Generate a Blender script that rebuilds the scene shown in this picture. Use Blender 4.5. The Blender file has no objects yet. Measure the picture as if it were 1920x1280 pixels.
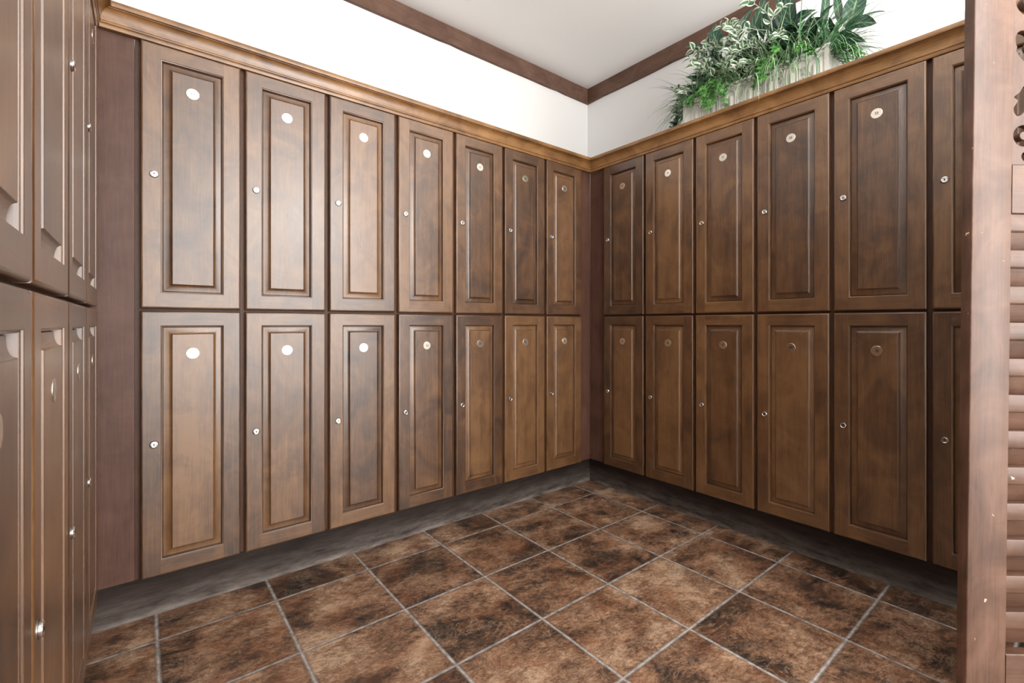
import bpy, bmesh, math, random
from mathutils import Vector, Matrix, noise
PI = math.pi
random.seed(7)
S = bpy.context.scene
C = S.collection

# ------------------------------------------------------------------ camera, world, lights, exposure
CEILZ = 2.6965
F = 0.9835                                     # eye height above the floor
CAMX, CAMY, YAW = -2.077, -1.945, 0.69304
cam_d = bpy.data.cameras.new('camera'); cam = bpy.data.objects.new('camera', cam_d); C.objects.link(cam)
cam_d.sensor_width = 36; cam_d.lens = 36*878.79/1920
cam_d.shift_x = (960-996.38)/1920; cam_d.shift_y = -(640-606.15)/1920
cam_d.clip_start = 0.01
cam.location = (CAMX, CAMY, F); cam.rotation_euler = (PI/2, 0, -YAW)
S.camera = cam
S.view_settings.view_transform = 'Standard'; S.view_settings.look = 'None'
S.view_settings.exposure = 0.46; S.view_settings.gamma = 1
S.view_settings.use_curve_mapping = False
w = bpy.data.worlds.new('world'); S.world = w; w.use_nodes = True
bg = w.node_tree.nodes['Background']; bg.inputs[0].default_value = (1.0, 0.97, 0.92, 1); bg.inputs[1].default_value = 3.1
def area(name, loc, target, sx, sy, power, col=(1, 1, 1)):
    d = bpy.data.lights.new(name, 'AREA'); d.shape = 'RECTANGLE'; d.size = sx; d.size_y = sy; d.energy = power; d.color = col
    o = bpy.data.objects.new(name, d); C.objects.link(o); o.location = loc
    o.rotation_euler = (Vector(target)-Vector(loc)).to_track_quat('-Z', 'Y').to_euler()
    return o
area('window_daylight', (.43, -4.2, 1.3), (-1.8, -2.4, 1.0), 1.8, 2.1, 36, (1.0, 0.98, 0.96))
area('high_window_daylight', (-1.1, -5.05, 1.4), (-1.1, 0, 1.3), 2.9, 2.4, 66, (1.0, 0.98, 0.97))
pl = bpy.data.lights.new('room_fill', 'POINT'); pl.energy = 30; pl.shadow_soft_size = .3; pl.color = (1.0, .955, .90)
po = bpy.data.objects.new('room_fill', pl); C.objects.link(po); po.location = (-.95, -2.7, 1.95)  # unseen fill light, added to lift the ceiling and walls
area('ceiling_fill', (-1.0, -2.6, 1.85), (-1.0, -2.3, 3), .7, .7, 44, (1.0, .985, .965))  # added fill aimed upward to brighten the ceiling, no fixture behind it

# ------------------------------------------------------------------ node helper
class NT:
    def __init__(s, name):
        s.m = bpy.data.materials.new(name); s.m.use_nodes = True
        s.t = s.m.node_tree; s.b = s.t.nodes['Principled BSDF']
    def n(s, typ, **kw):
        nd = s.t.nodes.new(typ)
        for k, v in kw.items():
            if k.startswith('i_'):
                key = k[2:]; key = int(key) if key.isdigit() else key.replace('_', ' ')
                s.put(nd.inputs[key], v)
            else: setattr(nd, k, v)
        return nd
    def put(s, sock, v):
        if isinstance(v, bpy.types.NodeSocket): s.t.links.new(v, sock)
        else: sock.default_value = v
    def math(s, op, a, b=0.0, c=0.0):
        nd = s.t.nodes.new('ShaderNodeMath'); nd.operation = op
        s.put(nd.inputs[0], a); s.put(nd.inputs[1], b); s.put(nd.inputs[2], c)
        return nd.outputs[0]
    def vec(s, x, y, z):
        nd = s.t.nodes.new('ShaderNodeCombineXYZ'); s.put(nd.inputs[0], x); s.put(nd.inputs[1], y); s.put(nd.inputs[2], z)
        return nd.outputs[0]
    def sep(s, v):
        nd = s.t.nodes.new('ShaderNodeSeparateXYZ'); s.put(nd.inputs[0], v); return nd.outputs
    def noise(s, v, scale, detail=4, rough=.55, dist=0.0):
        nd = s.t.nodes.new('ShaderNodeTexNoise'); s.put(nd.inputs['Vector'], v)
        nd.inputs['Scale'].default_value = scale; nd.inputs['Detail'].default_value = detail
        nd.inputs['Roughness'].default_value = rough; nd.inputs['Distortion'].default_value = dist
        return nd.outputs[0]
    def ramp(s, f, stops):
        nd = s.t.nodes.new('ShaderNodeValToRGB'); s.put(nd.inputs[0], f)
        e = nd.color_ramp.elements
        while len(e) < len(stops): e.new(0.5)
        for q, (p, c) in zip(e, stops):
            q.position = p; q.color = (c[0], c[1], c[2], 1) if isinstance(c, (tuple, list)) else (c, c, c, 1)
        return nd.outputs[0]
    def mix(s, f, a, b, mode='MIX'):
        nd = s.t.nodes.new('ShaderNodeMix'); nd.data_type = 'RGBA'; nd.blend_type = mode
        s.put(nd.inputs[0], f)
        for sock, v in ((nd.inputs[6], a), (nd.inputs[7], b)):
            if isinstance(v, (tuple, list)): v = (v[0], v[1], v[2], 1)
            s.put(sock, v)
        return nd.outputs[2]
    def bump(s, h, strength=.3, dist=.002):
        nd = s.t.nodes.new('ShaderNodeBump'); s.put(nd.inputs['Height'], h)
        nd.inputs['Strength'].default_value = strength; nd.inputs['Distance'].default_value = dist
        s.t.links.new(nd.outputs[0], s.b.inputs['Normal'])
    def out(s, col=None, rough=None, metal=None, coat=None, coat_r=None, spec=None):
        for k, v in (('Base Color', col), ('Roughness', rough), ('Metallic', metal), ('Coat Weight', coat), ('Coat Roughness', coat_r), ('Specular IOR Level', spec)):
            if v is None: continue
            if isinstance(v, (tuple, list)): v = (v[0], v[1], v[2], 1)
            s.put(s.b.inputs[k], v)
        return s.m

def wood(name, dark, mid, light, rough=.38, coat=.25, coat_r=.3, blotch=1.0, knots=True, vary=.16, worn=None, spec=.5):
    """UV in metres: u across the grain, v along it"""
    t = NT(name)
    uv = t.n('ShaderNodeTexCoord').outputs['UV']
    u, v, _ = t.sep(uv)
    r = t.n('ShaderNodeObjectInfo').outputs['Random']
    rz = t.math('MULTIPLY', r, 37.0)
    fine = t.noise(t.vec(t.math('MULTIPLY', u, 260), t.math('MULTIPLY', v, 9), rz), 1, 5, .65)
    streak = t.noise(t.vec(t.math('MULTIPLY', u, 48), t.math('MULTIPLY', v, 2.0), rz), 1, 4, .6, .5)
    cloud = t.noise(t.vec(t.math('MULTIPLY', u, 8), t.math('MULTIPLY', v, 6.5), rz), 1, 4, .62, .9)
    big = t.noise(t.vec(t.math('MULTIPLY', u, 11), t.math('MULTIPLY', v, 1.1), rz), 1, 2, .5, .3)
    rings = t.math('SINE', t.math('MULTIPLY', big, 95))
    f = t.math('ADD', t.math('MULTIPLY', fine, .26), t.math('MULTIPLY', streak, .20))
    f = t.math('ADD', f, t.math('MULTIPLY', cloud, .50*blotch))
    f = t.math('ADD', f, t.math('MULTIPLY', rings, .012))
    f = t.math('ADD', f, .5*(1.0-.26-.20-.50*blotch))
    f = t.math('ADD', f, t.math('MULTIPLY', t.math('SUBTRACT', r, .5), vary))
    col = t.ramp(f, [(.36, dark), (.49, mid), (.63, light)])
    if knots:
        vo = t.n('ShaderNodeTexVoronoi', feature='F1'); 
        t.put(vo.inputs['Vector'], t.vec(t.math('MULTIPLY', u, 7), t.math('MULTIPLY', v, 3.2), rz)); vo.inputs['Scale'].default_value = 1
        k = t.math('ADD', vo.outputs['Distance'], t.math('MULTIPLY', t.math('SUBTRACT', streak, .5), .25))
        km = t.ramp(k, [(.02, .55), (.09, .12), (.2, 0.0)])
        col = t.mix(km, col, (dark[0]*.55, dark[1]*.5, dark[2]*.45))
    rr = t.math('ADD', rough, t.math('MULTIPLY', t.math('SUBTRACT', streak, .5), .2))
    if worn:
        g = t.n('ShaderNodeTexCoord').outputs['Object']
        wn = t.noise(g, 42, 3, .6); mask = t.ramp(wn, [(worn[0], 0.0), (worn[0]+.03, 1.0)])
        col = t.mix(mask, col, worn[1])
    t.bump(t.math('ADD', fine, t.math('MULTIPLY', streak, .6)), .12, .0008)
    return t.out(col, rr, 0.0, coat, coat_r, spec)

M = {}
M['door'] = wood('stained_alder', (.034, .0130, .0045), (.098, .0430, .0150), (.172, .084, .031), rough=.42, coat=1.0, coat_r=.32, blotch=.95)
M['frame'] = wood('face_frame_wood', (.030, .012, .007), (.058, .024, .013), (.09, .040, .022), rough=.5, coat=.05, spec=.3, knots=False, blotch=.5, vary=.05)
M['filler'] = wood('mahogany_filler', (.050, .021, .014), (.082, .037, .025), (.115, .056, .039), coat=.08, spec=.35, knots=False, blotch=.8, rough=.5, vary=.05)
M['crown'] = wood('crown_wood', (.065, .025, .006), (.185, .085, .024), (.29, .148, .050), rough=.42, coat=.45, coat_r=.3, blotch=1.1, vary=.05)
M['beam'] = wood('rough_beam', (.060, .028, .017), (.105, .052, .033), (.15, .082, .055), rough=.65, coat=0, knots=False, vary=.03)
M['screen'] = wood('distressed_screen_wood', (.045, .019, .010), (.086, .039, .022), (.130, .066, .042), rough=.5, coat=.3, coat_r=.4, knots=False, blotch=1.1, vary=.02, worn=(.715, (.75, .58, .42)))

def plain(name, col, rough=.5, metal=0.0, **k):
    return NT(name).out(col, rough, metal, **k)
M['chrome'] = plain('chrome', (.82, .81, .79), .18, 1.0)
M['black'] = plain('keyhole_black', (.008, .008, .008), .5)
M['ink'] = plain('number_ink', (.02, .018, .015), .9, spec=0.0)
M['plate'] = plain('brushed_plate', (.80, .75, .66), .24, 1.0)
M['soil'] = plain('planter_moss', (.02, .03, .012), .9)

def wall_mat(name, col):
    t = NT(name); g = t.n('ShaderNodeTexCoord').outputs['Object']
    nz = t.noise(g, 3, 3, .5); c = t.mix(nz, tuple(x*.975 for x in col), col)
    t.bump(t.noise(g, 260, 3, .6), .08, .001)
    return t.out(c, .85)
M['wall'] = wall_mat('white_plaster', (.77, .77, .765)); M['ceil'] = wall_mat('white_ceiling', (.90, .89, .875))

def kick_mat():
    t = NT('toe_kick_wood'); uv = t.n('ShaderNodeTexCoord').outputs['UV']; u, v, _ = t.sep(uv)
    g = t.n('ShaderNodeTexCoord').outputs['Object']; z = t.sep(g)[2]
    fine = t.noise(t.vec(t.math('MULTIPLY', u, 180), t.math('MULTIPLY', v, 9), 0), 1, 5, .65)
    cl = t.noise(t.vec(t.math('MULTIPLY', u, 10), t.math('MULTIPLY', v, 3), 3), 1, 3, .6)
    col = t.ramp(t.math('ADD', t.math('MULTIPLY', fine, .5), t.math('MULTIPLY', cl, .5)), [(.32, (.010, .006, .005)), (.5, (.024, .016, .013)), (.66, (.046, .031, .025))])
    dn = t.noise(t.vec(t.math('MULTIPLY', v, 7), t.math('MULTIPLY', z, 30), 1), 1, 5, .7)
    d = t.math('MULTIPLY', t.ramp(z, [(.0, 1.0), (.008, .95), (.022, .45), (.10, 0.05)]), t.ramp(dn, [(.35, .1), (.65, 1.0)]))
    col = t.mix(t.math('MULTIPLY', d, .75), col, (.30, .265, .24))
    t.bump(fine, .25, .001)
    return t.out(col, .65, spec=.2)
M['kick'] = kick_mat()

TX, TY, TOX, TOY = .32978, .34046, .06203, .08727
def floor_mat():
    t = NT('slate_look_tile'); g = t.n('ShaderNodeTexCoord').outputs['Object']; x, y, z = t.sep(g)
    gx = t.math('DIVIDE', t.math('ADD', x, TOX), TX); gy = t.math('DIVIDE', t.math('ADD', y, TOY), TY)
    cx = t.math('FLOOR', gx); cy = t.math('FLOOR', gy)
    wob = t.math('MULTIPLY', t.math('SUBTRACT', t.noise(g, 22, 4, .65), .5), .011)
    fx = t.math('SUBTRACT', t.math('FRACT', gx), .5); fy = t.math('SUBTRACT', t.math('FRACT', gy), .5)
    ex = t.math('SUBTRACT', .5, t.math('ABSOLUTE', fx)); ey = t.math('SUBTRACT', .5, t.math('ABSOLUTE', fy))
    e = t.math('ADD', t.math('MINIMUM', t.math('MULTIPLY', ex, TX), t.math('MULTIPLY', ey, TY)), wob)   # metres from the tile's edge
    e0 = t.math('MINIMUM', t.math('MULTIPLY', ex, TX), t.math('MULTIPLY', ey, TY))
    e = t.math('ADD', t.math('MULTIPLY', e, .35), t.math('MULTIPLY', e0, .65))
    wn = t.n('ShaderNodeTexWhiteNoise', noise_dimensions='3D'); t.put(wn.inputs['Vector'], t.vec(cx, cy, 1.7))
    rc = wn.outputs['Color']; rv = wn.outputs['Value']; r1, r2, r3 = t.sep(rc)
    off = t.vec(t.math('ADD', x, t.math('MULTIPLY', r1, 40)), t.math('ADD', y, t.math('MULTIPLY', r2, 40)), t.math('MULTIPLY', r3, 20))
    big = t.noise(off, 4.6, 3, .55, .5)
    sx = t.math('ADD', x, t.math('MULTIPLY', y, .55)); sy = t.math('SUBTRACT', y, t.math('MULTIPLY', x, .1))
    off2 = t.vec(t.math('ADD', t.math('MULTIPLY', sx, .72), t.math('MULTIPLY', r1, 40)), t.math('ADD', sy, t.math('MULTIPLY', r2, 40)), t.math('MULTIPLY', r3, 20))
    med = t.noise(off2, 20, 8, .76, .5)
    fine = t.noise(off2, 95, 6, .8, .2)
    f = t.math('ADD', t.math('MULTIPLY', big, .50), t.math('ADD', t.math('MULTIPLY', med, .36), t.math('MULTIPLY', fine, .34)))
    f = t.math('ADD', f, t.math('SUBTRACT', t.math('MULTIPLY', t.math('SUBTRACT', rv, .5), .05), .05))
    col = t.ramp(f, [(.41, (.012, .009, .008)), (.475, (.040, .026, .019)), (.52, (.125, .065, .038)), (.575, (.23, .130, .078)), (.65, (.42, .285, .19))])
    rust = t.ramp(t.noise(off, 7.5, 3, .6), [(.47, 0.0), (.66, .55)])
    col = t.mix(rust, col, t.mix(.6, col, (.24, .088, .038)))
    vein = t.math('ABSOLUTE', t.math('SUBTRACT', t.noise(off2, 11, 7, .78, .7), .5))
    vm = t.math('MULTIPLY', t.ramp(vein, [(.0, 1.0), (.008, .6), (.022, 0.0)]), t.ramp(t.noise(off, 5.5, 2), [(.45, 0.0), (.6, .55)]))
    col = t.mix(vm, col, (.40, .29, .20))
    dk = t.ramp(t.math('ABSOLUTE', t.math('SUBTRACT', t.noise(off2, 9, 7, .8, .5), .47)), [(.0, .6), (.02, 0.0)])
    col = t.mix(dk, col, (.03, .02, .015))
    gm = t.ramp(e, [(.0030, 1.0), (.0046, 0.0)])
    gn = t.noise(g, 40, 4, .6)
    gcol = t.ramp(gn, [(.35, (.22, .20, .185)), (.6, (.44, .41, .385))])
    edge = t.ramp(e, [(.0046, .55), (.010, 0.0)])
    col = t.mix(edge, col, (.035, .026, .02))
    col = t.mix(gm, col, gcol)
    h = t.math('ADD', t.math('MULTIPLY', t.ramp(e, [(.002, 0.0), (.009, 1.0)]), .5), t.math('ADD', t.math('MULTIPLY', med, .55), t.math('MULTIPLY', fine, .28)))
    h = t.math('SUBTRACT', h, t.math('MULTIPLY', dk, .2))
    t.bump(h, .55, .0045)
    rr = t.math('ADD', t.math('MULTIPLY', fine, .35), .22)
    return t.out(col, t.math('ADD', rr, t.math('MULTIPLY', gm, .3)), 0.0, spec=.45)
M['floor'] = floor_mat()

def leaf_mat(name, kind):
    t = NT(name); u, v, _ = t.sep(t.n('ShaderNodeTexCoord').outputs['UV'])   # u -1..1 across, v 0..1 along, + integer leaf number on v
    g = t.n('ShaderNodeTexCoord').outputs['Object']
    au = t.math('ABSOLUTE', u); nz = t.noise(g, 14, 3, .6); lf = t.math('FLOOR', v)
    wn = t.n('ShaderNodeTexWhiteNoise', noise_dimensions='1D'); t.put(wn.inputs['W'], lf); r = wn.outputs['Value']
    if kind == 'broad':
        s = t.math('SINE', t.math('ADD', t.math('MULTIPLY', t.math('SUBTRACT', v, t.math('MULTIPLY', au, .22)), 44), t.math('MULTIPLY', nz, 9)))
        col = t.mix(t.ramp(s, [(.25, 0.0), (.9, .75)]), (.008, .036, .020), (.055, .14, .085))
        col = t.mix(t.ramp(au, [(.0, .9), (.12, 0.0)]), col, (.20, .32, .14))
        col = t.mix(t.ramp(au, [(.72, 0.0), (.95, .8)]), col, (.012, .055, .03))
        rg = .35
    elif kind == 'varieg':
        s = t.math('ADD', au, t.math('MULTIPLY', t.math('SUBTRACT', t.noise(g, 60, 3, .6), .5), 1.1))
        col = t.mix(t.ramp(s, [(.42, 0.0), (.62, 1.0)]), t.mix(r, (.03, .11, .045), (.10, .22, .10)), (.62, .66, .56))
        rg = .45
    elif kind == 'grass':
        col = t.mix(r, (.04, .17, .08), (.26, .46, .24)); rg = .45
    elif kind == 'bleached':
        col = t.mix(r, (.12, .30, .13), (.52, .66, .42)); rg = .45
    else:
        col = t.mix(r, (.04, .20, .03), (.16, .42, .09))
        col = t.mix(t.ramp(au, [(.0, .5), (.15, 0.0)]), col, (.34, .50, .22)); rg = .45
    t.out(col, rg)
    t.put(t.b.inputs['Subsurface Weight'], 0.0)
    return t.m
for k in ('broad', 'varieg', 'grass', 'bleached', 'ivy'): M[k] = leaf_mat(k+'_leaf', k)
def planter_mat():
    t = NT('distressed_white_paint_crease_shade'); g = t.n('ShaderNodeTexCoord').outputs['Object']
    a = t.ramp(t.noise(g, 45, 4, .7), [(.66, 0.0), (.72, .7)]); b = t.ramp(t.noise(g, 8, 2), [(.2, 0.0), (.8, 1.0)])
    geo = t.n('ShaderNodeNewGeometry').outputs['Pointiness']
    pt = t.ramp(geo, [(.40, .9), (.485, 0.0)])  # occlusion shade painted brown into the creases of the carving
    col = t.mix(t.math('MULTIPLY', a, b), (.78, .77, .72), (.20, .12, .08))
    col = t.mix(t.math('MULTIPLY', pt, .7), col, (.22, .14, .10))
    return t.out(col, .6)
M['planter'] = planter_mat()

# ------------------------------------------------------------------ mesh helpers
class MB:
    def __init__(s): s.v = []; s.idx = {}; s.f = []; s.uv = []; s.m = []; s.off = (0, 0)
    def vid(s, p):
        k = (round(p[0], 5), round(p[1], 5), round(p[2], 5))
        if k not in s.idx: s.idx[k] = len(s.v); s.v.append(k)
        return s.idx[k]
    def seed(s): s.off = (random.random()*30, random.random()*30)
    def face(s, pts, g=(0, 0, 1), mat=0, uv=None, iso=False):
        if iso:                                 # own vertices, so the large flat face keeps a flat normal
            ids = list(range(len(s.v), len(s.v)+len(pts))); s.v += [tuple(p) for p in pts]
        else: ids = [s.vid(p) for p in pts]
        if len(set(ids)) < 3: return
        if len(set(ids)) < len(ids):
            keep = []; kp = []; ku = []
            for i, q in enumerate(ids):
                if q not in keep: keep.append(q); kp.append(pts[i]); ku.append(uv[i] if uv else None)
            ids, pts, uv = keep, kp, (ku if uv else None)
        if uv is None:
            P = [Vector(p) for p in pts]; n = Vector((0, 0, 0))
            for i in range(len(P)):
                a, b = P[i], P[(i+1) % len(P)]; n += a.cross(b)
            n = n.normalized() if n.length > 1e-12 else Vector((0, 0, 1)); G = Vector(g)
            A = G - n*G.dot(n)
            if A.length < .2: A = Vector((0, 1, 0)) if abs(n.y) < .8 else Vector((1, 0, 0)); A = A-n*A.dot(n)
            A.normalize(); U = A.cross(n)
            uv = [(p.dot(U)+s.off[0], p.dot(A)+s.off[1]) for p in P]
        s.f.append(ids); s.uv.append(uv); s.m.append(mat)
    def box(s, x0, x1, y0, y1, z0, z1, g=(0, 0, 1), mat=0, skip=''):
        s.seed()
        a = [(x0, y0, z0), (x1, y0, z0), (x1, y1, z0), (x0, y1, z0), (x0, y0, z1), (x1, y0, z1), (x1, y1, z1), (x0, y1, z1)]
        for k, q in {'d': (3, 2, 1, 0), 'u': (4, 5, 6, 7), 'f': (0, 1, 5, 4), 'r': (1, 2, 6, 5), 'b': (2, 3, 7, 6), 'l': (3, 0, 4, 7)}.items():
            if k not in skip: s.face([a[i] for i in q], g, mat)
    def prism(s, prof, x0, x1, fr=None, g=(1, 0, 0), mat=0, cap=True, m0=0.0, m1=0.0):
        """profile (y,z) swept along x; m0/m1: mitre slope, x shifts by m*y"""
        s.seed(); n = len(prof)
        P0 = [(x0+m0*y, y, z) for y, z in prof]; P1 = [(x1+m1*y, y, z) for y, z in prof]
        L = 0
        for i in range(n):
            j = (i+1) % n
            d = math.dist(prof[i], prof[j])
            s.face([P0[i], P0[j], P1[j], P1[i]], g, mat, uv=[(L+s.off[0], P0[i][0]+s.off[1]), (L+d+s.off[0], P0[j][0]+s.off[1]), (L+d+s.off[0], P1[j][0]+s.off[1]), (L+s.off[0], P1[i][0]+s.off[1])])
            L += d
        if cap: s.face(P0[::-1], (0, 0, 1), mat); s.face(P1, (0, 0, 1), mat)
    def lathe(s, prof, c, ax, seg=20, mat=0):
        """prof (r,h) along axis ax from c"""
        A = Vector(ax).normalized(); U = A.orthogonal().normalized(); V = A.cross(U); c = Vector(c)
        rings = [[tuple(c+A*h+(U*math.cos(2*PI*i/seg)+V*math.sin(2*PI*i/seg))*r) for i in range(seg)] for r, h in prof]
        for a, b in zip(rings, rings[1:]):
            for i in range(seg):
                j = (i+1) % seg; s.face([a[i], a[j], b[j], b[i]], (0, 0, 1), mat)
        if prof[-1][0] > 1e-6: s.face(rings[-1], (0, 0, 1), mat)
    def tube(s, pts, r, seg=6, mat=0, r1=None):
        pts = [Vector(p) for p in pts]; rings = []
        for i, p in enumerate(pts):
            t = (pts[min(i+1, len(pts)-1)]-pts[max(i-1, 0)]).normalized()
            U = t.cross(Vector((0, 0, 1))); U = U.normalized() if U.length > .05 else Vector((1, 0, 0)); V = t.cross(U)
            rr = r if r1 is None else r+(r1-r)*i/(len(pts)-1)
            rings.append([tuple(p+(U*math.cos(2*PI*k/seg)+V*math.sin(2*PI*k/seg))*rr) for k in range(seg)])
        for a, b in zip(rings, rings[1:]):
            for i in range(seg):
                j = (i+1) % seg; s.face([a[i], b[i], b[j], a[j]], (0, 0, 1), mat)
        s.face(rings[0], (0, 0, 1), mat); s.face(rings[-1][::-1], (0, 0, 1), mat)
    def mesh(s, name, mats, smooth=None):
        me = bpy.data.meshes.new(name); me.from_pydata(s.v, [], s.f)
        uvl = me.uv_layers.new(name='UVMap'); k = 0
        for p, uv, mi in zip(me.polygons, s.uv, s.m):
            p.material_index = mi
            for q in uv: uvl.data[k].uv = q; k += 1
        for mt in mats: me.materials.append(M[mt])
        if smooth is not None:
            me.shade_smooth(); me.set_sharp_from_angle(angle=math.radians(smooth))
        me.update(); return me
    def build(s, name, mats, parent=None, smooth=None):
        return link(name, s.mesh(name, mats if isinstance(mats, (list, tuple)) else [mats], smooth), parent)
def link(name, me, parent=None):
    o = bpy.data.objects.new(name, me); C.objects.link(o)
    if parent: o.parent = parent
    return o
def empty(name, loc, rz=0):
    o = bpy.data.objects.new(name, None); C.objects.link(o); o.location = loc; o.rotation_euler = (0, 0, rz)
    o.empty_display_size = .05; return o
def tag(o, label=None, cat=None, group=None, kind=None):
    for k, v in (('label', label), ('category', cat), ('group', group), ('kind', kind)):
        if v: o[k] = v
    return o
def recalc(me):
    bm = bmesh.new(); bm.from_mesh(me); bmesh.ops.recalc_face_normals(bm, faces=bm.faces); bm.to_mesh(me); bm.free()

# ------------------------------------------------------------------ the room
W = 2.179; WD = .45; CZ = F+1.713; YB = -5.2
b = MB(); b.box(-W-WD-.1, WD+.1, YB, WD+.1, -.1, 0); tag(b.build('floor', 'floor'), 'brown slate-look tile floor with grey grout', None, None, 'structure')
b = MB(); b.box(-W-WD-.1, WD+.1, YB, WD+.1, CZ, CZ+.1); tag(b.build('ceiling', 'ceil'), kind='structure')
b = MB(); b.box(-W-WD-.1, WD+.1, WD, WD+.1, 0, CZ); tag(b.build('wall_back', 'wall'), kind='structure')
b = MB(); b.box(WD, WD+.1, YB, WD, 0, CZ); tag(b.build('wall_right', 'wall'), kind='structure')
b = MB(); b.box(-W-WD-.1, -W-WD, YB, WD, 0, CZ); tag(b.build('wall_left', 'wall'), kind='structure')

def beam(name, x0, x1, loc, rz):
    z0 = F+1.609; n = 40; b = MB(); b.seed(); prof = []
    for i in range(n+1):
        x = x0+(x1-x0)*i/n
        prof.append((x, z0+.0035*noise.noise(Vector((x*3, 0, 1)))+(.004 if noise.noise(Vector((x*9, 4, 1))) > .42 else 0), -.022+.002*noise.noise(Vector((x*5, 2, 0)))))
    for (xa, za, ya), (xb, zb, yb) in zip(prof, prof[1:]):
        zt = F+1.712
        b.face([(xa, ya, za), (xb, yb, zb), (xb, yb, zt), (xa, ya, zt)], (1, 0, 0))
        b.face([(xa, 0, za), (xb, 0, zb), (xb, yb, zb), (xa, ya, za)], (1, 0, 0))
        b.face([(xa, ya, zt), (xb, yb, zt), (xb, 0, zt), (xa, 0, zt)], (1, 0, 0))
    for q in (prof[0], prof[-1]): b.face([(q[0], 0, q[1]), (q[0], q[2], q[1]), (q[0], q[2], F+1.712), (q[0], 0, F+1.712)])
    o = b.build(name, 'beam'); recalc(o.data); o.location = loc; o.rotation_euler = (0, 0, rz); tag(o, kind='structure')
beam('trim_1', -W-WD, WD-.0005, (0, WD-.0005, 0), 0)
beam('trim_2', .023, -YB+WD-.01, (WD-.0005, WD, 0), -PI/2)

# toe kicks
KD = .0855; KZ = F-.8214-.0005
b = MB(); b.box(-W-KD, KD, KD, KD+.015, 0, KZ, (1, 0, 0)); tag(b.build('baseboard_back', 'kick'), kind='structure')
b = MB(); b.box(KD, KD+.015, -2.2, KD, 0, KZ, (0, 1, 0)); tag(b.build('baseboard_right', 'kick'), kind='structure')
b = MB(); b.box(-W-KD-.015, -W-KD, -2.4, KD, 0, KZ, (0, 1, 0)); tag(b.build('baseboard_left', 'kick'), kind='structure')

# ------------------------------------------------------------------ lockers
ZB, ZM0, ZM1, ZT = F-.8214, F+.0405, F+.0490, F+.9080
TH = .020
def door_frame(Wd, H, kl='lower'):
    b = MB(); st = .0505; rt = .047; rb = .050
    R = lambda i, d, j=None: [(i, d, i), (Wd-i, d, i), (Wd-i, d, H-i), (i, d, H-i)]
    rings = [R(0, TH), R(0, .0060), R(.0006, .0034), R(.0018, .0018), R(.0034, .0006), R(.0060, 0)]
    for a, c in zip(rings, rings[1:]):
        for k in range(4):
            j = (k+1) % 4
            if a is rings[0]: b.seed()
            b.face([a[k], a[j], c[j], c[k]], (1, 0, 0) if k in (0, 2) else (0, 0, 1))
    e = .0060
    inner = lambda q, d: [(st+q, d, rb+q), (Wd-st-q, d, rb+q), (Wd-st-q, d, H-rt-q), (st+q, d, H-rt-q)]
    i0 = inner(0, 0)
    b.seed(); b.face([(e, 0, e), (st, 0, e), (st, 0, rb), (st, 0, H-rt), (st, 0, H-e), (e, 0, H-e)], iso=True)
    b.seed(); b.face([(Wd-st, 0, e), (Wd-e, 0, e), (Wd-e, 0, H-e), (Wd-st, 0, H-e), (Wd-st, 0, H-rt), (Wd-st, 0, rb)], iso=True)
    b.seed(); b.face([(st, 0, e), (Wd-st, 0, e), (Wd-st, 0, rb), (st, 0, rb)], (1, 0, 0), iso=True)
    b.seed(); b.face([(st, 0, H-rt), (Wd-st, 0, H-rt), (Wd-st, 0, H-e), (st, 0, H-e)], (1, 0, 0), iso=True)
    rr = [i0, inner(.0008, .0005), inner(.0014, .0026), inner(.0030, .0032), inner(.0040, .0048), inner(.0043, .0180)]
    for a, c in zip(rr, rr[1:]):
        for k in range(4):
            j = (k+1) % 4
            b.face([a[k], a[j], c[j], c[k]], (1, 0, 0) if k in (0, 2) else (0, 0, 1))
    b.seed(); b.face([(0, TH, 0), (0, TH, H), (Wd, TH, H), (Wd, TH, 0)])
    return b.mesh('door', ['door'], 35)
def raised_panel(Wd, H):
    b = MB(); st = .0505; rt = .047; rb = .050; b.seed()
    def ring(q, d): return [(st+q, d, rb+q), (Wd-st-q, d, rb+q), (Wd-st-q, d, H-rt-q), (st+q, d, H-rt-q)]
    prof = [(.0030, .0178), (.0058, .0172), (.0066, .0132), (.0080, .0126), (.0100, .0125)]
    for k in range(1, 11):                      # cove rising to the field
        t = k/10; prof.append((.0100+.0195*t, .0125-.0088*(.62*(1-(1-t**2)**.5)+.38*t)))
    prof += [(.0299, .0022), (.0303, .0010), (.0314, .0006)]
    rr = [ring(*p) for p in prof]
    for a, c in zip(rr, rr[1:]):
        for k in range(4):
            j = (k+1) % 4
            b.face([a[k], a[j], c[j], c[k]], (0, 0, 1))
    b.face(rr[-1], (0, 0, 1), iso=True)
    return b.mesh('raised_panel', ['door'], 28)
def lock_mesh():
    b = MB()
    b.lathe([(.0122, .0), (.0122, -.0002)], (0, 0, 0), (0, 1, 0), 24, 1)
    b.lathe([(.0105, -.0002), (.0108, -.0030), (.0098, -.0046), (.0082, -.0050), (.0070, -.0043), (.0, -.0043)], (0, 0, 0), (0, 1, 0), 24, 0)
    b.lathe([(.0021, -.0044), (.0021, -.0047)], (0, 0, .0012), (0, 1, 0), 12, 1)
    b.face([(-.0010, -.0047, .001), (-.0010, -.0047, -.0038), (.0010, -.0047, -.0038), (.0010, -.0047, .001)], mat=1)
    me = b.mesh('lock', ['chrome', 'black'], 30); recalc(me); return me
LOCK = lock_mesh()
PLATES = {}
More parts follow.
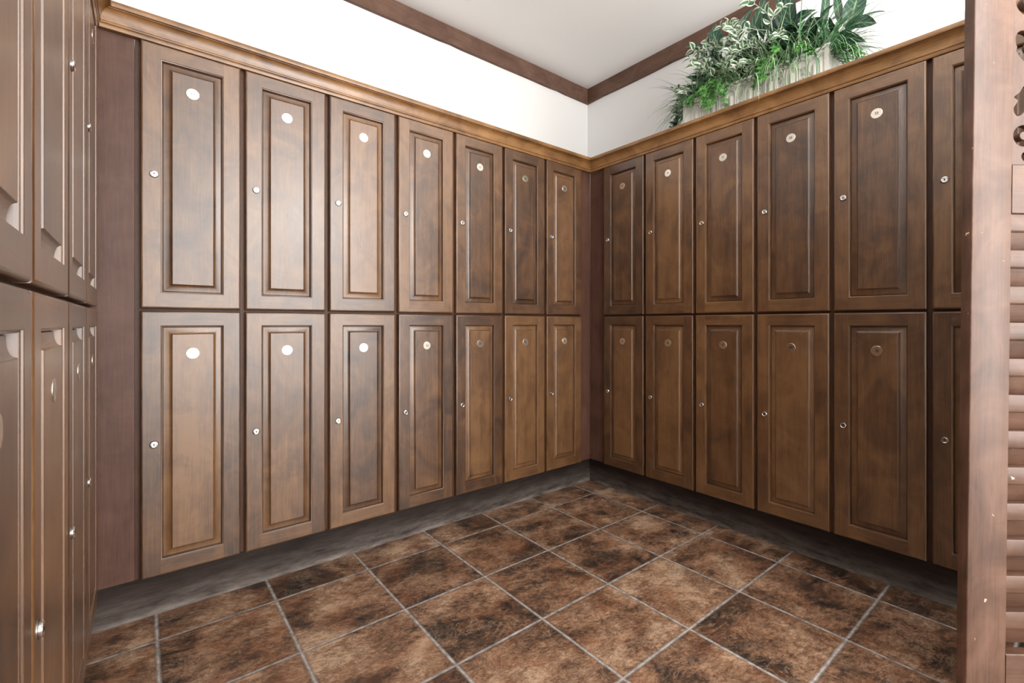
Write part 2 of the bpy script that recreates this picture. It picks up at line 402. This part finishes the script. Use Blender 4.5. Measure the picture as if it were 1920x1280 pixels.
def plate_mesh(txt):
    if txt in PLATES: return PLATES[txt]
    b = MB(); b.lathe([(.0182, .0), (.0182, -.0008), (.0176, -.0012), (.0, -.0012)], (0, 0, 0), (0, 1, 0), 32, 0)
    me = b.mesh('number_plate', ['plate', 'ink'], 30); recalc(me)
    if txt:
        cu = bpy.data.curves.new('t', 'FONT'); cu.body = txt; cu.size = .0132; cu.align_x = 'CENTER'; cu.align_y = 'CENTER'; cu.extrude = .0001; cu.offset = 0.0
        to = bpy.data.objects.new('t', cu); C.objects.link(to); bpy.context.view_layer.update()
        tm = bpy.data.meshes.new_from_object(to.evaluated_get(bpy.context.evaluated_depsgraph_get()))
        bpy.data.objects.remove(to); bpy.data.curves.remove(cu)
        tm.transform(Matrix.Translation((0, -.0014, 0)) @ Matrix.Rotation(PI/2, 4, 'X'))
        bm = bmesh.new(); bm.from_mesh(me); n0 = len(bm.faces); bm.from_mesh(tm); bm.faces.ensure_lookup_table()
        for f in bm.faces[n0:]: f.material_index = 1
        bm.to_mesh(me); bm.free()
    PLATES[txt] = me; return me
PAN = {}
def locker(origin, rz, wd, upper, num, label, group, gl=.0146, gr=0.0, depth=.41):
    """origin: the door's lower left corner on the face plane, gl: frame strip beside the door"""
    z0, z1 = (ZM1, ZT) if upper else (ZB, ZM0)
    H = z1-z0; root = empty('locker', (origin[0], origin[1], z0), rz)
    tag(root, label, 'locker', group)
    key = (round(wd, 4), upper, rz)
    if key not in PAN:
        c = MB(); mid = (ZM0+ZM1)/2
        ca, cb = (mid+.0003-z0, F+.93-z0) if upper else (0.0, mid-.0003-z0)
        c.box(-gl+.0003, wd+gr-.0003, TH+.0005, depth, ca, cb)
        PAN[key] = (c.mesh('carcass', ['frame']), door_frame(wd, H), raised_panel(wd, H))
    cm, dm, pm = PAN[key]
    link('carcass', cm, root); d = link('door', dm, root); link('raised_panel', pm, d)
    if num is not None:
        k = link('number_plate', plate_mesh(num), d); k.location = (wd/2-.0012, .0007, (F+.772 if upper else F-.1005)-z0)
    l = link('lock', LOCK, d); l.location = (.0335, 0, (F+.483 if upper else F-.392)-z0)
    return root

words = {13: 'thirteen', 14: 'fourteen', 15: 'fifteen', 16: 'sixteen', 17: 'seventeen', 18: 'eighteen', 19: 'nineteen', 20: 'twenty', 21: 'twenty-one', 22: 'twenty-two', 23: 'twenty-three', 24: 'twenty-four', 25: 'twenty-five', 26: 'twenty-six',
         27: 'twenty-seven', 28: 'twenty-eight', 29: 'twenty-nine', 30: 'thirty', 31: 'thirty-one', 32: 'thirty-two', 33: 'thirty-three', 34: 'thirty-four', 35: 'thirty-five', 36: 'thirty-six'}
xtra = {13: 'upper paneled locker marked thirteen, next to the plain reddish filler board', 14: 'lower pale brown locker marked fourteen, below thirteen and beside the reddish filler board',
        15: 'upper wooden locker with white disc marked fifteen, between thirteen and seventeen', 16: 'lower pale wooden locker with white disc marked sixteen, directly below fifteen',
        17: 'upper wooden locker with white disc marked seventeen, between fifteen and nineteen', 18: 'lower wooden locker with white disc marked eighteen, directly below seventeen',
        19: 'upper wooden locker with white disc marked nineteen, between seventeen and twenty-one', 20: 'lower wooden locker with grey disc marked twenty, directly below nineteen',
        21: 'upper wooden locker with disc marked twenty-one, between nineteen and a dark-disc locker', 22: 'lower wooden locker with dull disc, directly below twenty-one',
        23: 'upper wooden locker with dark disc, second from the room corner on the long lit row', 24: 'lower wooden locker with black disc, second from the room corner on the lit row',
        25: 'upper orange-brown locker with dark disc, at the corner end of the long lit row', 26: 'lower brown locker with dark disc, at the corner end of the long lit row',
        27: 'upper dark locker with barely visible disc, at the corner end of the shaded row', 28: 'lower dark locker with barely visible disc, at the corner end of the shaded row',
        29: 'upper brown locker with cream disc marked twenty-nine, second from the corner on shaded row', 30: 'lower dark brown locker marked thirty, directly below twenty-nine',
        31: 'upper brown locker marked thirty-one, under the near-corner end of the plant trough', 32: 'lower dark brown locker marked thirty-two, directly below thirty-one',
        33: 'upper brown locker marked thirty-three, under the middle of the plant trough', 34: 'lower dark brown locker marked thirty-four, directly below thirty-three',
        35: 'upper brown locker marked thirty-five, last whole one before the carved screen', 36: 'lower dark locker marked thirty-six, last whole one before the carved screen'}
PL, GL_, FL = .28858, .01463, .07573
for k in range(7):
    x = -(FL+k*PL+PL-GL_)
    for up in (True, False):
        n = 25-2*k+(0 if up else 1)
        locker((x, 0), 0, PL-GL_, up, str(n), xtra[n], 'lockers of the long lit row')
PR, FR = .29666, .10367
for k in range(7):
    y = -(FR+k*PR)
    for up in (True, False):
        n = 27+2*k+(0 if up else 1)
        if k == 5: lab = ('upper' if up else 'lower')+' locker partly hidden behind the edge of the carved screen'
        elif k == 6: lab = ('upper' if up else 'lower')+' locker of the shaded row, wholly behind the carved louvred screen'
        else: lab = xtra[n]
        locker((0, y), -PI/2, PR-GL_, up, str(n) if k < 5 else '', lab, 'lockers of the shaded row')
PS = .360
place = ['against the reddish filler board', 'second from the reddish filler board', 'third from the reddish filler board', 'fourth from the reddish filler board', 'fifth from the reddish filler board', 'last of the steeply angled row, behind the viewer']
for k in range(5):
    y = -.045-(k+1)*PS+.012
    for up in (True, False):
        locker((-W, y), PI/2, PS-.012, up, '', ('upper' if up else 'lower')+' brown locker of the steeply angled side row, '+place[k], 'lockers of the side row', .0, .012)

# filler boards
def board(name, label, x0, x1, y0, y1, z0, z1):
    b = MB(); b.box(x0, x1, y0, y1, z0, z1); tag(b.build(name, 'filler'), label, 'filler board', 'filler boards')
xl = -(FL+6*PL+PL-GL_)
board('filler_board', 'tall plain reddish brown filler board beside locker thirteen', -W-.06, xl-GL_-.0003, TH-.002, .40, ZB, F+.9082)
board('filler_board', 'narrow brown corner filler board closing the end of the lit row', -FL+.0003, TH-.001, TH, .05, ZB, F+.9075)
board('filler_board', 'narrow dark corner filler board closing the end of the shaded row', TH, .05, -FR+GL_+.0003, TH-.0005, ZB, F+.9075)
board('filler_board', 'thin filler strip at the far end of the side row', -W-.40, -W-TH, -.0445, TH-.0025, ZB, F+.9035)

# cornices: p outwards (towards the room), z up
def crown_profile():
    z = F
    pr = [(-.022, z+.9085), (.0005, z+.9085), (.0015, z+.9105), (.0020, z+.9180), (.0005, z+.9195), (.0005, z+.9215), (.0035, z+.9225), (.0050, z+.9250), (.0050, z+.9285), (.0035, z+.9303)]
    for k in range(1, 10):
        t = k/9; a = t*PI/2
        pr.append((.0040+.0180*(1-math.cos(a))**.9, z+.9303+.0345*math.sin(a)**1.1))
    pr += [(.0222, z+.9668), (.0285, z+.9668), (.0292, z+.9680), (.0300, z+.9700), (.0300, z+.9810), (.0290, z+.9840), (.0200, z+.9850), (-.022, z+.9850)]
    return pr
CP = [(-p, z) for p, z in crown_profile()]
def cornice(x0, x1, m0, m1, loc, rz, label):
    b = MB(); b.prism(CP, x0, x1, m0=m0, m1=m1); o = b.build('cornice', 'crown', None, 40); recalc(o.data)
    o.location = loc; o.rotation_euler = (0, 0, rz); tag(o, label, 'cornice', 'cornices along the locker tops')
cornice(-W, 0, -1, 1, (0, 0, 0), 0, 'warm brown moulded cornice running along the top of the lit locker row')
cornice(0, 2.2, -1, 0, (0, 0, 0), -PI/2, 'moulded cornice below the plant trough, along the top of the shaded row')
cornice(-2.4, 0, 0, 1, (-W, 0, 0), PI/2, 'dark moulded cornice end seen above the steeply angled side row')

# ------------------------------------------------------------------ planter
PX0, PX1, PY0, PY1, PZ0, PZ1 = .10, .25, -1.24, -.572, F+.9305, F+1.152
def planter():
    root = empty('planter_trough', ((PX0+PX1)/2, (PY0+PY1)/2, PZ0)); ox, oy, oz = root.location
    tag(root, 'distressed white carved planter trough on top of the shaded lockers', 'planter')
    b = MB(); t = .012
    X0, X1, Y0, Y1, H = PX0-ox, PX1-ox, PY0-oy, PY1-oy, PZ1-PZ0
    b.box(X0, X0+t, Y0, Y1, 0, H-.012); b.box(X1-t, X1, Y0, Y1, 0, H-.012)
    b.box(X0+t, X1-t, Y0+t, Y1-t, 0, .012)
    b.build('box', 'planter', root)
    b = MB()
    for y in (Y0+.005, Y1-.005):              # shaped end boards with a peak and a sloping shoulder
        s_ = 1 if y < 0 else -1
        pf = [(X0-.006, 0), (X1+.004, 0), (X1+.004, H-.045), (X1-.02, H-.040), (X1-.05, H-.022), (X0+.06, H+.002), (X0+.035, H+.010), (X0+.012, H+.012), (X0-.006, H+.004)]
        A = [(p, y-.008, z) for p, z in pf]; B = [(p, y+.008, z) for p, z in pf]
        b.face(A); b.face(B[::-1])
        for i in range(len(pf)):
            j = (i+1) % len(pf); b.face([A[i], A[j], B[j], B[i]])
    e = b.build('end_board', 'planter', root); recalc(e.data)
    b = MB(); b.box(X0-.006, X0+t, Y0+.014, Y1-.014, H-.012, H-.002); b.box(X0-.0035, X0, Y0+.014, Y1-.014, H-.028, H-.014)
    b.box(X1-t, X1+.004, Y0+.014, Y1-.014, H-.012, H-.004); b.build('rim', 'planter', root)
    b = MB(); n = 7; per = (Y1-Y0-.03)/n
    for k in range(n):
        yc = Y0+.015+per*(k+.5)-per*.12
        w2 = per*.24; zt = H-.062
        arch = [(X0-.001, yc-w2, .004), (X0-.001, yc-w2, zt)]
        for q in range(1, 8): a = PI-q*PI/8; arch.append((X0-.001, yc+w2*math.cos(a), zt+.026*math.sin(a)))
        arch += [(X0-.001, yc+w2, zt), (X0-.001, yc+w2, .004)]
        b.tube(arch, .0052, 8)
        ins = [(X0-.0005, yc, .012), (X0-.0005, yc, zt-.004)]
        b.tube(ins, .0105, 10)
        yr = yc+per*.5
        if k < n-1:
            b.tube([(X0-.001, yr-.0145, .004), (X0-.001, yr-.0145, H-.036)], .0032, 8); b.tube([(X0-.001, yr+.0145, .004), (X0-.001, yr+.0145, H-.036)], .0032, 8)
            for m in range(7):
                zc = .020+m*.0235; sp = []
                for q in range(14):
                    a = q/13*PI*3.2*(1 if m % 2 else -1); r = .0098*(1-q/15); sp.append((X0-.002, yr+r*math.cos(a), zc+r*math.sin(a)))
                b.tube(sp, .0021, 6)
    c = b.build('carved_front', 'planter', root, 50); recalc(c.data)
    b = MB(); b.box(X0+t, X1-t, Y0+t, Y1-t, H-.09, H-.035); b.build('moss_filling', 'soil', root)
planter()

# ------------------------------------------------------------------ foliage
def leaf(b, base, tip, width, n=6, droop=.1, fold=.25, out=None, wavy=0.0, shape=None, num=0, mat=0):
    """a broad leaf from base to tip; out: the way its face looks"""
    B = Vector(base); T = Vector(tip); L = (T-B).length; d = (T-B).normalized()
    o = Vector(out) if out else Vector((random.uniform(-1, 0), random.uniform(-.5, .5), .6))
    sd = d.cross(o)
    if sd.length < .05: sd = d.orthogonal()
    sd.normalize(); nr = sd.cross(d)
    shape = shape or (lambda t: math.sin(PI*min(1, t*.97+.02)**.8)**.85)
    prev = None; sgn = 1
    for i in range(n+1):
        t = i/n; c = B+d*(L*t)+nr*(L*droop*math.sin(PI*t))+Vector((0, 0, -L*droop*.8*t*t))
        hw = width/2*shape(t) if i < n else .0004
        if i == 0: hw = .0015
        wv = wavy*width*math.sin(t*9+num)
        row = [c-sd*hw+nr*(fold*hw+wv), c-sd*hw*.5+nr*fold*hw*.3, c, c+sd*hw*.5+nr*fold*hw*.3, c+sd*hw+nr*(fold*hw-wv)]
        if prev:
            for q in range(4):
                us = (-1, -.5, 0, .5, 1); v0, v1 = (i-1)/n*.98+.01+num, t*.98+.01+num
                b.face([tuple(prev[q]), tuple(prev[q+1]), tuple(row[q+1]), tuple(row[q])], mat=mat, uv=[(us[q], v0), (us[q+1], v0), (us[q+1], v1), (us[q], v1)])
        prev = row
def blade(b, base, az, L, lean, w, num, n=7, sag=1.6, mat=0):
    """a grass blade: starts steep and arches over along azimuth az"""
    p = Vector(base); el = math.radians(90-lean); prev = None; h = Vector((math.cos(az), math.sin(az), 0)); sd = Vector((-h.y, h.x, 0))
    for i in range(n+1):
        t = i/n; hw = w/2*(1-t**2.5)+.0002
        row = [p-sd*hw, p+sd*hw]
        if prev: b.face([tuple(prev[0]), tuple(prev[1]), tuple(row[1]), tuple(row[0])], mat=mat, uv=[(-1, num+.1), (1, num+.1), (1, num+.9), (-1, num+.9)])
        prev = row
        p = p+(h*math.cos(el)+Vector((0, 0, 1))*math.sin(el))*(L/n)
        if p.z < F+.988 and p.x > -.034: p.z = F+.988 if p.x > -.034 else p.z
        el -= sag/n*(1.4-t*.6)
def finish(b, name, mats, label, cat, group):
    o = b.build(name, mats, None, 60)
    me = o.data; c = sum((v.co for v in me.vertices), Vector())/len(me.vertices)
    tag(o, label, cat, group); return o
def stem(b, a, c, r=.0025, mat=1):
    A = Vector(a); Cc = Vector(c); m = (A+Cc)/2+Vector((0, 0, .015))
    b.tube([A, m, Cc], r, 5, mat, r*.6)

LV = [(0.170,-0.697,2.331,0.200,-0.695,2.537,0.085),(0.170,-0.668,2.354,0.120,-0.563,2.460,0.035),(0.190,-0.726,2.358,0.240,-0.634,2.559,0.060),
(0.180,-0.788,2.380,0.220,-0.875,2.537,0.040),(0.200,-0.935,2.332,0.200,-0.950,2.578,0.060),(0.160,-0.885,2.289,0.160,-0.962,2.516,0.050),(0.190,-1.021,2.325,0.170,-1.034,2.530,0.060),
(0.150,-1.091,2.252,0.170,-1.090,2.510,0.080),(0.180,-1.057,2.299,0.130,-1.184,2.333,0.070),(0.190,-1.098,2.288,0.150,-1.208,2.288,0.055),(0.170,-1.191,2.236,0.170,-1.205,2.457,0.040),
(0.170,-1.261,2.236,0.170,-1.243,2.391,0.035),(0.170,-1.290,2.189,0.200,-1.323,2.372,0.085),(0.160,-1.283,2.199,0.100,-1.406,2.151,0.075),(0.160,-1.235,2.184,0.080,-1.378,2.086,0.050),
(0.140,-0.981,2.202,0.080,-1.086,2.216,0.050),(0.200,-0.813,2.297,0.220,-0.733,2.448,0.050),(0.200,-1.003,2.264,0.260,-0.928,2.501,0.060)]
broad = {'a': ([0, 1, 2, 3, 16], -.72, 'dark green broad-leaved plant with upright striped leaves at corner end of trough'),
         'b': ([4, 5, 6, 7, 8, 9, 15, 17], -1.02, 'broad-leaved plant with tall pale-veined leaves in the middle of the trough'),
         'c': ([10, 11, 12, 13, 14], -1.2, 'broad-leaved plant with large dark leaf leaning out toward the carved screen')}
for key, (ids, y, lab) in broad.items():
    b = MB()
    for i in ids:
        L = LV[i]; base = (L[0], L[1], L[2])
        leaf(b, base, L[3:6], L[6]*.92, 10, random.uniform(.04, .2), .25, (-1, random.uniform(-1, .4), random.uniform(-.3, .4)), .07, None, i)
        stem(b, (.175+random.uniform(-.02, .02), max(-1.21, min(-.6, y+(L[1]-y)*.4)), PZ1-.05), base)
    for k in range(9):
        yb = y+random.uniform(-.13, .13); a = random.uniform(0, 2*PI); x_ = .175
        base = (x_, yb, PZ1+random.uniform(0, .08)); l = random.uniform(.08, .13)
        leaf(b, base, (min(.40, x_+l*math.cos(a)*.7), yb+l*math.sin(a), base[2]+random.uniform(.02, .10)), random.uniform(.035, .05), 8, .12, .22, None, .05, None, 30+k)
        stem(b, (.175, max(-1.21, min(-.6, yb)), PZ1-.05), base)
    b.tube([(.175, max(-1.215, y-.17), PZ1-.052), (.175, y, PZ1-.048), (.175, min(-.595, y+.17), PZ1-.052)], .007, 6, 1)   # creeping root stock
    finish(b, 'broad_leaved_plant', ['broad', 'grass'], lab, 'plant', 'broad-leaved plants in the trough')

def grass(y, n, L0, L1, lab, mat, lean0=5, lean1=75, bias=None, x=.16, z=None, sp=.05):
    b = MB()
    for k in range(n):
        az = random.uniform(0, 2*PI) if bias is None or random.random() < .3 else random.gauss(bias, .75)
        L = random.uniform(L0, L1)
        if math.cos(az) > .3: L = min(L, .24)
        blade(b, (x+random.uniform(-.03, .03), max(-1.215, min(-.595, y+random.gauss(0, sp))), PZ1-.045), az, L, random.uniform(lean0, lean1), random.uniform(.0032, .0056), k, 8, random.uniform(.9, 2.3))
    finish(b, 'grass_plant', [mat], lab, 'plant', 'grassy plants in the trough')
grass(-.63, 200, .16, .31, 'fine dark grassy tuft spraying out at the corner end of the trough', 'grass', bias=2.0)
grass(-.84, 190, .20, .34, 'pale grassy tuft drooping over the trough between ivy sprays', 'bleached', bias=2.7)
grass(-1.04, 220, .20, .34, 'bright grassy tuft arching over the middle of the trough', 'bleached', bias=3.2)
grass(-1.19, 240, .20, .34, 'long arching grass tuft at the screen end of the trough', 'grass', bias=-1.9)

def sprig(b, p, d, n, ls, mat, num, kind, sag=.25):
    p = Vector(p); d = Vector(d).normalized(); pts = [p.copy()]
    for i in range(n):
        d = (d+Vector((random.uniform(-.25, .25), random.uniform(-.25, .25), -sag+random.uniform(-.1, .1)))).normalized()
        p = p+d*ls*.8
        if p.x > -.045: p.z = max(p.z, F+.995)
        if p.x > .41: p.x = .41
        pts.append(p.copy())
        for sgn in (1, -1):
            sd = d.cross(Vector((0, 0, 1))); sd = sd.normalized() if sd.length > .1 else Vector((1, 0, 0))
            t = (sd*sgn*.8+d*.5+Vector((random.uniform(-.3, .1), random.uniform(-.3, .3), random.uniform(-.2, .5)))).normalized()
            l = ls*random.uniform(.8, 1.15)
            out = Vector((-1, random.uniform(-.6, .6), random.uniform(0, .8)))
            if kind == 'ivy':
                dd = t; s2 = dd.cross(out).normalized()
                q = p+dd*l*.25
                for ang, ll in ((0, .8), (.95, .58), (-.95, .58), (2.0, .38), (-2.0, .38)):
                    e = (dd*math.cos(ang)+s2*math.sin(ang))*l*ll
                    leaf(b, q-e*.12, q+e, l*.36, 3, .04, .12, out, 0, lambda t_: (math.sin(PI*min(1, t_*.8+.2)))**.8, num, mat)
            else:
                leaf(b, p, p+t*l, l*.55, 5, .1, .25, out, 0, None, num, mat)
            num += 1
    b.tube([tuple(q) for q in pts], .0011, 4, mat)
    return num
def spray(name, y, count, n, ls, mat, kind, lab, cat, grp, x=(.08, .2), z=(0, .1), dirf=None, sag=.25, sy=.07):
    b = MB(); num = 0
    for k in range(count):
        yy = y+random.uniform(-sy, sy); a = dirf() if dirf else (-random.random(), random.uniform(-1, 1), random.uniform(-.2, .9))
        z_ = PZ1+random.uniform(*z)
        st = Vector((random.uniform(*x), yy, z_)); 
        b.tube([(.175, max(-1.21, min(-.6, yy)), PZ1-.05), tuple((Vector((.175, yy, PZ1-.02))+st)/2+Vector((0, 0, .01))), tuple(st)], .0015, 4, 0)
        num = sprig(b, st, a, n, ls, 0, num, kind, sag)
    finish(b, name, [mat], lab, cat, grp)
up = lambda: (-random.uniform(.1, .8), random.uniform(-.8, .8), random.uniform(.3, 1.0))
dn = lambda: (-1, random.uniform(-.5, .5), random.uniform(-.5, .1))
spray('variegated_plant', -.80, 15, 4, .046, 'varieg', 'oval', 'white and green variegated plant beside the striped leaves at the corner end', 'plant', 'variegated plants in the trough', (.08, .22), (.02, .17), up, .2, .08)
spray('variegated_plant', -.93, 15, 4, .044, 'varieg', 'oval', 'white and green variegated plant trailing over the middle of the trough front', 'plant', 'variegated plants in the trough', (.06, .2), (-.01, .22), up, .3, .08)
spray('variegated_plant', -.59, 14, 4, .030, 'varieg', 'oval', 'small-leaved variegated plant at the very corner end of the trough', 'plant', 'variegated plants in the trough', (.08, .2), (-.02, .1), lambda: (random.uniform(-.5, .3), random.uniform(.2, 1), random.uniform(-.3, .6)), .3, .03)
spray('ivy_plant', -.535, 4, 5, .036, 'broad', 'ivy', 'dark ivy hanging down past the corner end of the trough', 'plant', 'ivy in the trough', (.10, .16), (-.06, -.02), lambda: (random.uniform(-.5, .1), random.uniform(.1, .7), -.6), .4, .01)
spray('ivy_plant', -.70, 6, 4, .028, 'ivy', 'ivy', 'bright green ivy spilling over the trough front near the corner end', 'plant', 'ivy in the trough', (.06, .12), (-.01, .04), dn, .3, .09)
spray('ivy_plant', -.79, 4, 6, .028, 'ivy', 'ivy', 'bright green ivy trailing down the trough front below the variegated leaves', 'plant', 'ivy in the trough', (.06, .10), (-.01, .03), dn, .5, .05)
spray('ivy_plant', -1.03, 5, 5, .028, 'ivy', 'ivy', 'bright green ivy trailing down the middle of the trough front', 'plant', 'ivy in the trough', (.06, .10), (-.0, .06), dn, .45, .06)
spray('ivy_plant', -1.15, 4, 3, .022, 'ivy', 'ivy', 'small bright ivy sprigs along the rim near the screen end', 'plant', 'ivy in the trough', (.06, .12), (.0, .04), dn, .1, .05)
spray('ivy_plant', -1.27, 5, 4, .026, 'ivy', 'ivy', 'bright green ivy drooping past the screen end of the trough', 'plant', 'ivy in the trough', (.10, .2), (-.03, .03), lambda: (random.uniform(-.6, .4), -1, random.uniform(-.5, .2)), .35, .02)
# a dark leafy understorey that fills the trough
b = MB()
for k in range(700):
    y = random.uniform(-1.21, -.60); a = random.uniform(0, 2*PI); base = Vector((random.uniform(.12, .23), y, PZ1-.05+random.uniform(0, .19)))
    l = random.uniform(.04, .09); leaf(b, base, base+Vector((math.cos(a)*l, math.sin(a)*l, random.uniform(-.01, .07))), l*.42, 5, .1, .2, None, 0, None, k)
    if k % 4 == 0: stem(b, (.175, y, PZ1-.05), base, .0012, 0)
tag(b.build('filler_foliage', ['broad'], None, 60), 'mass of small dark green leaves packed low between the trough plants', 'foliage', None, 'stuff')

# ------------------------------------------------------------------ carved louvred screen
def screen():
    root = empty('carved_screen', (-.5077, -1.7486, 0), -YAW)
    tag(root, 'reddish brown carved wooden screen with scroll cutouts above louvres, chipped edges', 'screen')
    T = .0275; Wt = .46; SW = .0975; TOP = 2.02; lean = math.radians(-.76)
    # local frame: x along the panel, y away from the viewer; the whole panel leans a little
    R = Matrix.Rotation(-lean, 4, 'Y')
    def shape(b): 
        piv = F
        vv = []
        for (x, y, z) in b.v:
            z_ = z-piv; vv.append((x*math.cos(lean)-z_*math.sin(lean), y, x*math.sin(lean)+z_*math.cos(lean)+piv))
        b.v = vv
    def jag(x, z, s): return x+s*(.0012*abs(noise.noise(Vector((z*38, s, 3))))+.0010*max(0, noise.noise(Vector((z*9, s*3, 8)))))
    for sx, nm in ((0, 'stile'), (1, 'stile')):
        b = MB(); b.seed(); n = 150; xa, xb = (0, SW) if sx == 0 else (Wt-SW, Wt); rows = []
        for i in range(n+1):
            z = .004+(TOP-.004)*i/n; c = .0022
            l = jag(xa, z, 1); r = jag(xb, z, -1)
            rows.append([(l, T, z), (l-.0004, c, z), (l+c*.35, c*.35, z), (l+c, 0, z), (r-c, 0, z), (r-c*.35, c*.35, z), (r, c, z), (r, T, z)])
        for a, d in zip(rows, rows[1:]):
            for k in range(8):
                j = (k+1) % 8; b.face([a[k], a[j], d[j], d[k]], (0, 0, 1))
        b.face(rows[0][::-1]); b.face(rows[-1]); shape(b); o = b.build(nm, 'screen', root, 50)
        if sx == 0: pass
    for z0, z1 in ((.004+.06, .17), (F+.272, F+.392), (TOP-.09, TOP-.002)):
        b = MB(); b.seed(); c = .002
        pf = [(.0, z0+c), (.0, z1-c), (c, z1), (T, z1), (T, z0), (c, z0)]
        b.prism(pf, SW+.0003, Wt-SW-.0003); shape(b); o = b.build('rail', 'screen', root); recalc(o.data)
    # louvres
    b = MB(); z = F+.272-.0005; p = .0893
    while z > .17+.03:
        zb = max(z-p, .1705)
        m = z-.0435*(z-zb)/p
        pf = [(.004, z-.0005), (.0028, z-.004), (.0022, (z+m)/2), (.0030, m+.004), (.0050, m), (.0085, m-.0015), (.0165, (m+zb)/2), (.0245, zb+.002), (.0260, zb), (.0265, zb), (.0268, z-.0005)]
        b.prism(pf, SW+.0003, Wt-SW-.0003); z = zb-.0
    shape(b); o = b.build('louvre_panel', 'screen', root, 45); recalc(o.data)
    # fretwork panel: board with scroll cutouts
    x0, x1, z0, z1 = SW+.0003, Wt-SW-.0003, F+.3925, TOP-.0905; xc = (x0+x1)/2; k = 1/764.2
    def loc(px, py): return (SW+(px-1893.5)*k, F+(606.15-py)*k)
    holes = []
    def sym(pts):
        q = [loc(*p) for p in pts]; holes.append(q); holes.append([(2*xc-x, z) for x, z in q])
    sm = lambda pts, m=3: pts
    def ccurve(cx, cy, ro, ri, a0, a1, n=14):
        o_ = [(cx+ro*math.cos(a0+(a1-a0)*i/n), cy-ro*math.sin(a0+(a1-a0)*i/n)) for i in range(n+1)]
        i_ = [(cx+(ri+.25*(ro-ri)*math.sin(PI*i/n)*0)*math.cos(a0+(a1-a0)*i/n), cy-ri*math.sin(a0+(a1-a0)*i/n)) for i in range(n+1)]
        return o_+i_[::-1]
    sym(ccurve(1927, -3, 28, 14, math.radians(70), math.radians(300)))
    sym([(1909, 53), (1903, 57), (1899.5, 66), (1900, 77), (1902.5, 84), (1900.5, 92), (1905, 97), (1911, 106), (1920, 112), (1930, 112), (1938, 104), (1936, 96), (1928, 92), (1922, 82), (1926, 72), (1930, 64), (1924, 56), (1916, 53)])
    sym([(1920, 155), (1914, 160), (1908, 170), (1898, 178), (1905, 184), (1902, 191), (1897.5, 199), (1899, 208), (1904, 213.5), (1912, 211), (1919, 203), (1926, 192), (1934, 186), (1940, 176), (1936, 163), (1928, 156)])
    sym(ccurve(1917, 251, 20, 8, math.radians(35), math.radians(330)))
    sym([(1922+9*math.cos(a*PI/7), 290+9*math.sin(a*PI/7)) for a in range(14)])
    sym([(1950, 20), (1944, 34), (1948, 52), (1958, 60), (1968, 52), (1964, 40), (1970, 28), (1962, 16)])
    sym([(1960, 120), (1950, 132), (1952, 150), (1962, 162), (1972, 170), (1976, 156), (1970, 142), (1974, 128)])
    sym([(1956, 210), (1948, 224), (1954, 242), (1966, 252), (1974, 262), (1980, 248), (1972, 234), (1974, 218)])
    sym([(1950+10*math.cos(a*PI/7), 290+7*math.sin(a*PI/7)) for a in range(14)])
    sym([(1912, -110), (1902, -96), (1904, -76), (1914, -62), (1928, -54), (1936, -66), (1926, -80), (1930, -98), (1922, -110)])
    sym([(1962, -90), (1950, -74), (1954, -50), (1966, -34), (1974, -46), (1970, -64), (1976, -80)])
    sym(ccurve(1925, -190, 26, 12, math.radians(60), math.radians(320)))
    sym([(1972, -180), (1956, -160), (1962, -138), (1976, -126), (1982, -146), (1976, -160)])
    for cy in (85, 205, -20, -120):
        holes.append([(xc+.010*math.cos(a*PI/8), F+(606.15-cy)*k+.020*math.sin(a*PI/8)) for a in range(16)])
    cu = bpy.data.curves.new('fret', 'CURVE'); cu.dimensions = '2D'; cu.fill_mode = 'BOTH'; cu.extrude = .0065; cu.bevel_depth = .0012; cu.bevel_resolution = 1; cu.offset = -.0012
    for pts, lin in [([(x0, z0), (x1, z0), (x1, z1), (x0, z1)], True)]+[(h, False) for h in holes]:
        if not lin:                              # round the outline (Catmull-Rom)
            n = len(pts); q = []
            for i in range(n):
                P = [pts[(i+j) % n] for j in (-1, 0, 1, 2)]
                for t in (0, .34, .67):
                    q.append(tuple(.5*(2*P[1][d]+(P[2][d]-P[0][d])*t+(2*P[0][d]-5*P[1][d]+4*P[2][d]-P[3][d])*t*t+(3*P[1][d]-P[0][d]-3*P[2][d]+P[3][d])*t**3) for d in (0, 1)))
            pts = q
        sp = cu.splines.new('POLY'); sp.points.add(len(pts)-1); sp.use_cyclic_u = True
        for P, q in zip(sp.points, pts): P.co = (q[0], q[1], 0, 1)
    to = bpy.data.objects.new('fret', cu); C.objects.link(to); bpy.context.view_layer.update()
    me = bpy.data.meshes.new_from_object(to.evaluated_get(bpy.context.evaluated_depsgraph_get()))
    bpy.data.objects.remove(to); bpy.data.curves.remove(cu); me.materials.clear(); me.materials.append(M['screen'])
    uvl = me.uv_layers[0] if me.uv_layers else me.uv_layers.new(name='UVMap')
    for lp in me.loops: co = me.vertices[lp.vertex_index].co; uvl.data[lp.index].uv = (co.x+co.z, co.y)
    for v in me.vertices:
        x, z, y = v.co; z_ = z-F
        v.co = (x*math.cos(lean)-z_*math.sin(lean), .0110+y, x*math.sin(lean)+z_*math.cos(lean)+F)
    me.name = 'fretwork_panel'; recalc(me); link('fretwork_panel', me, root)
screen()
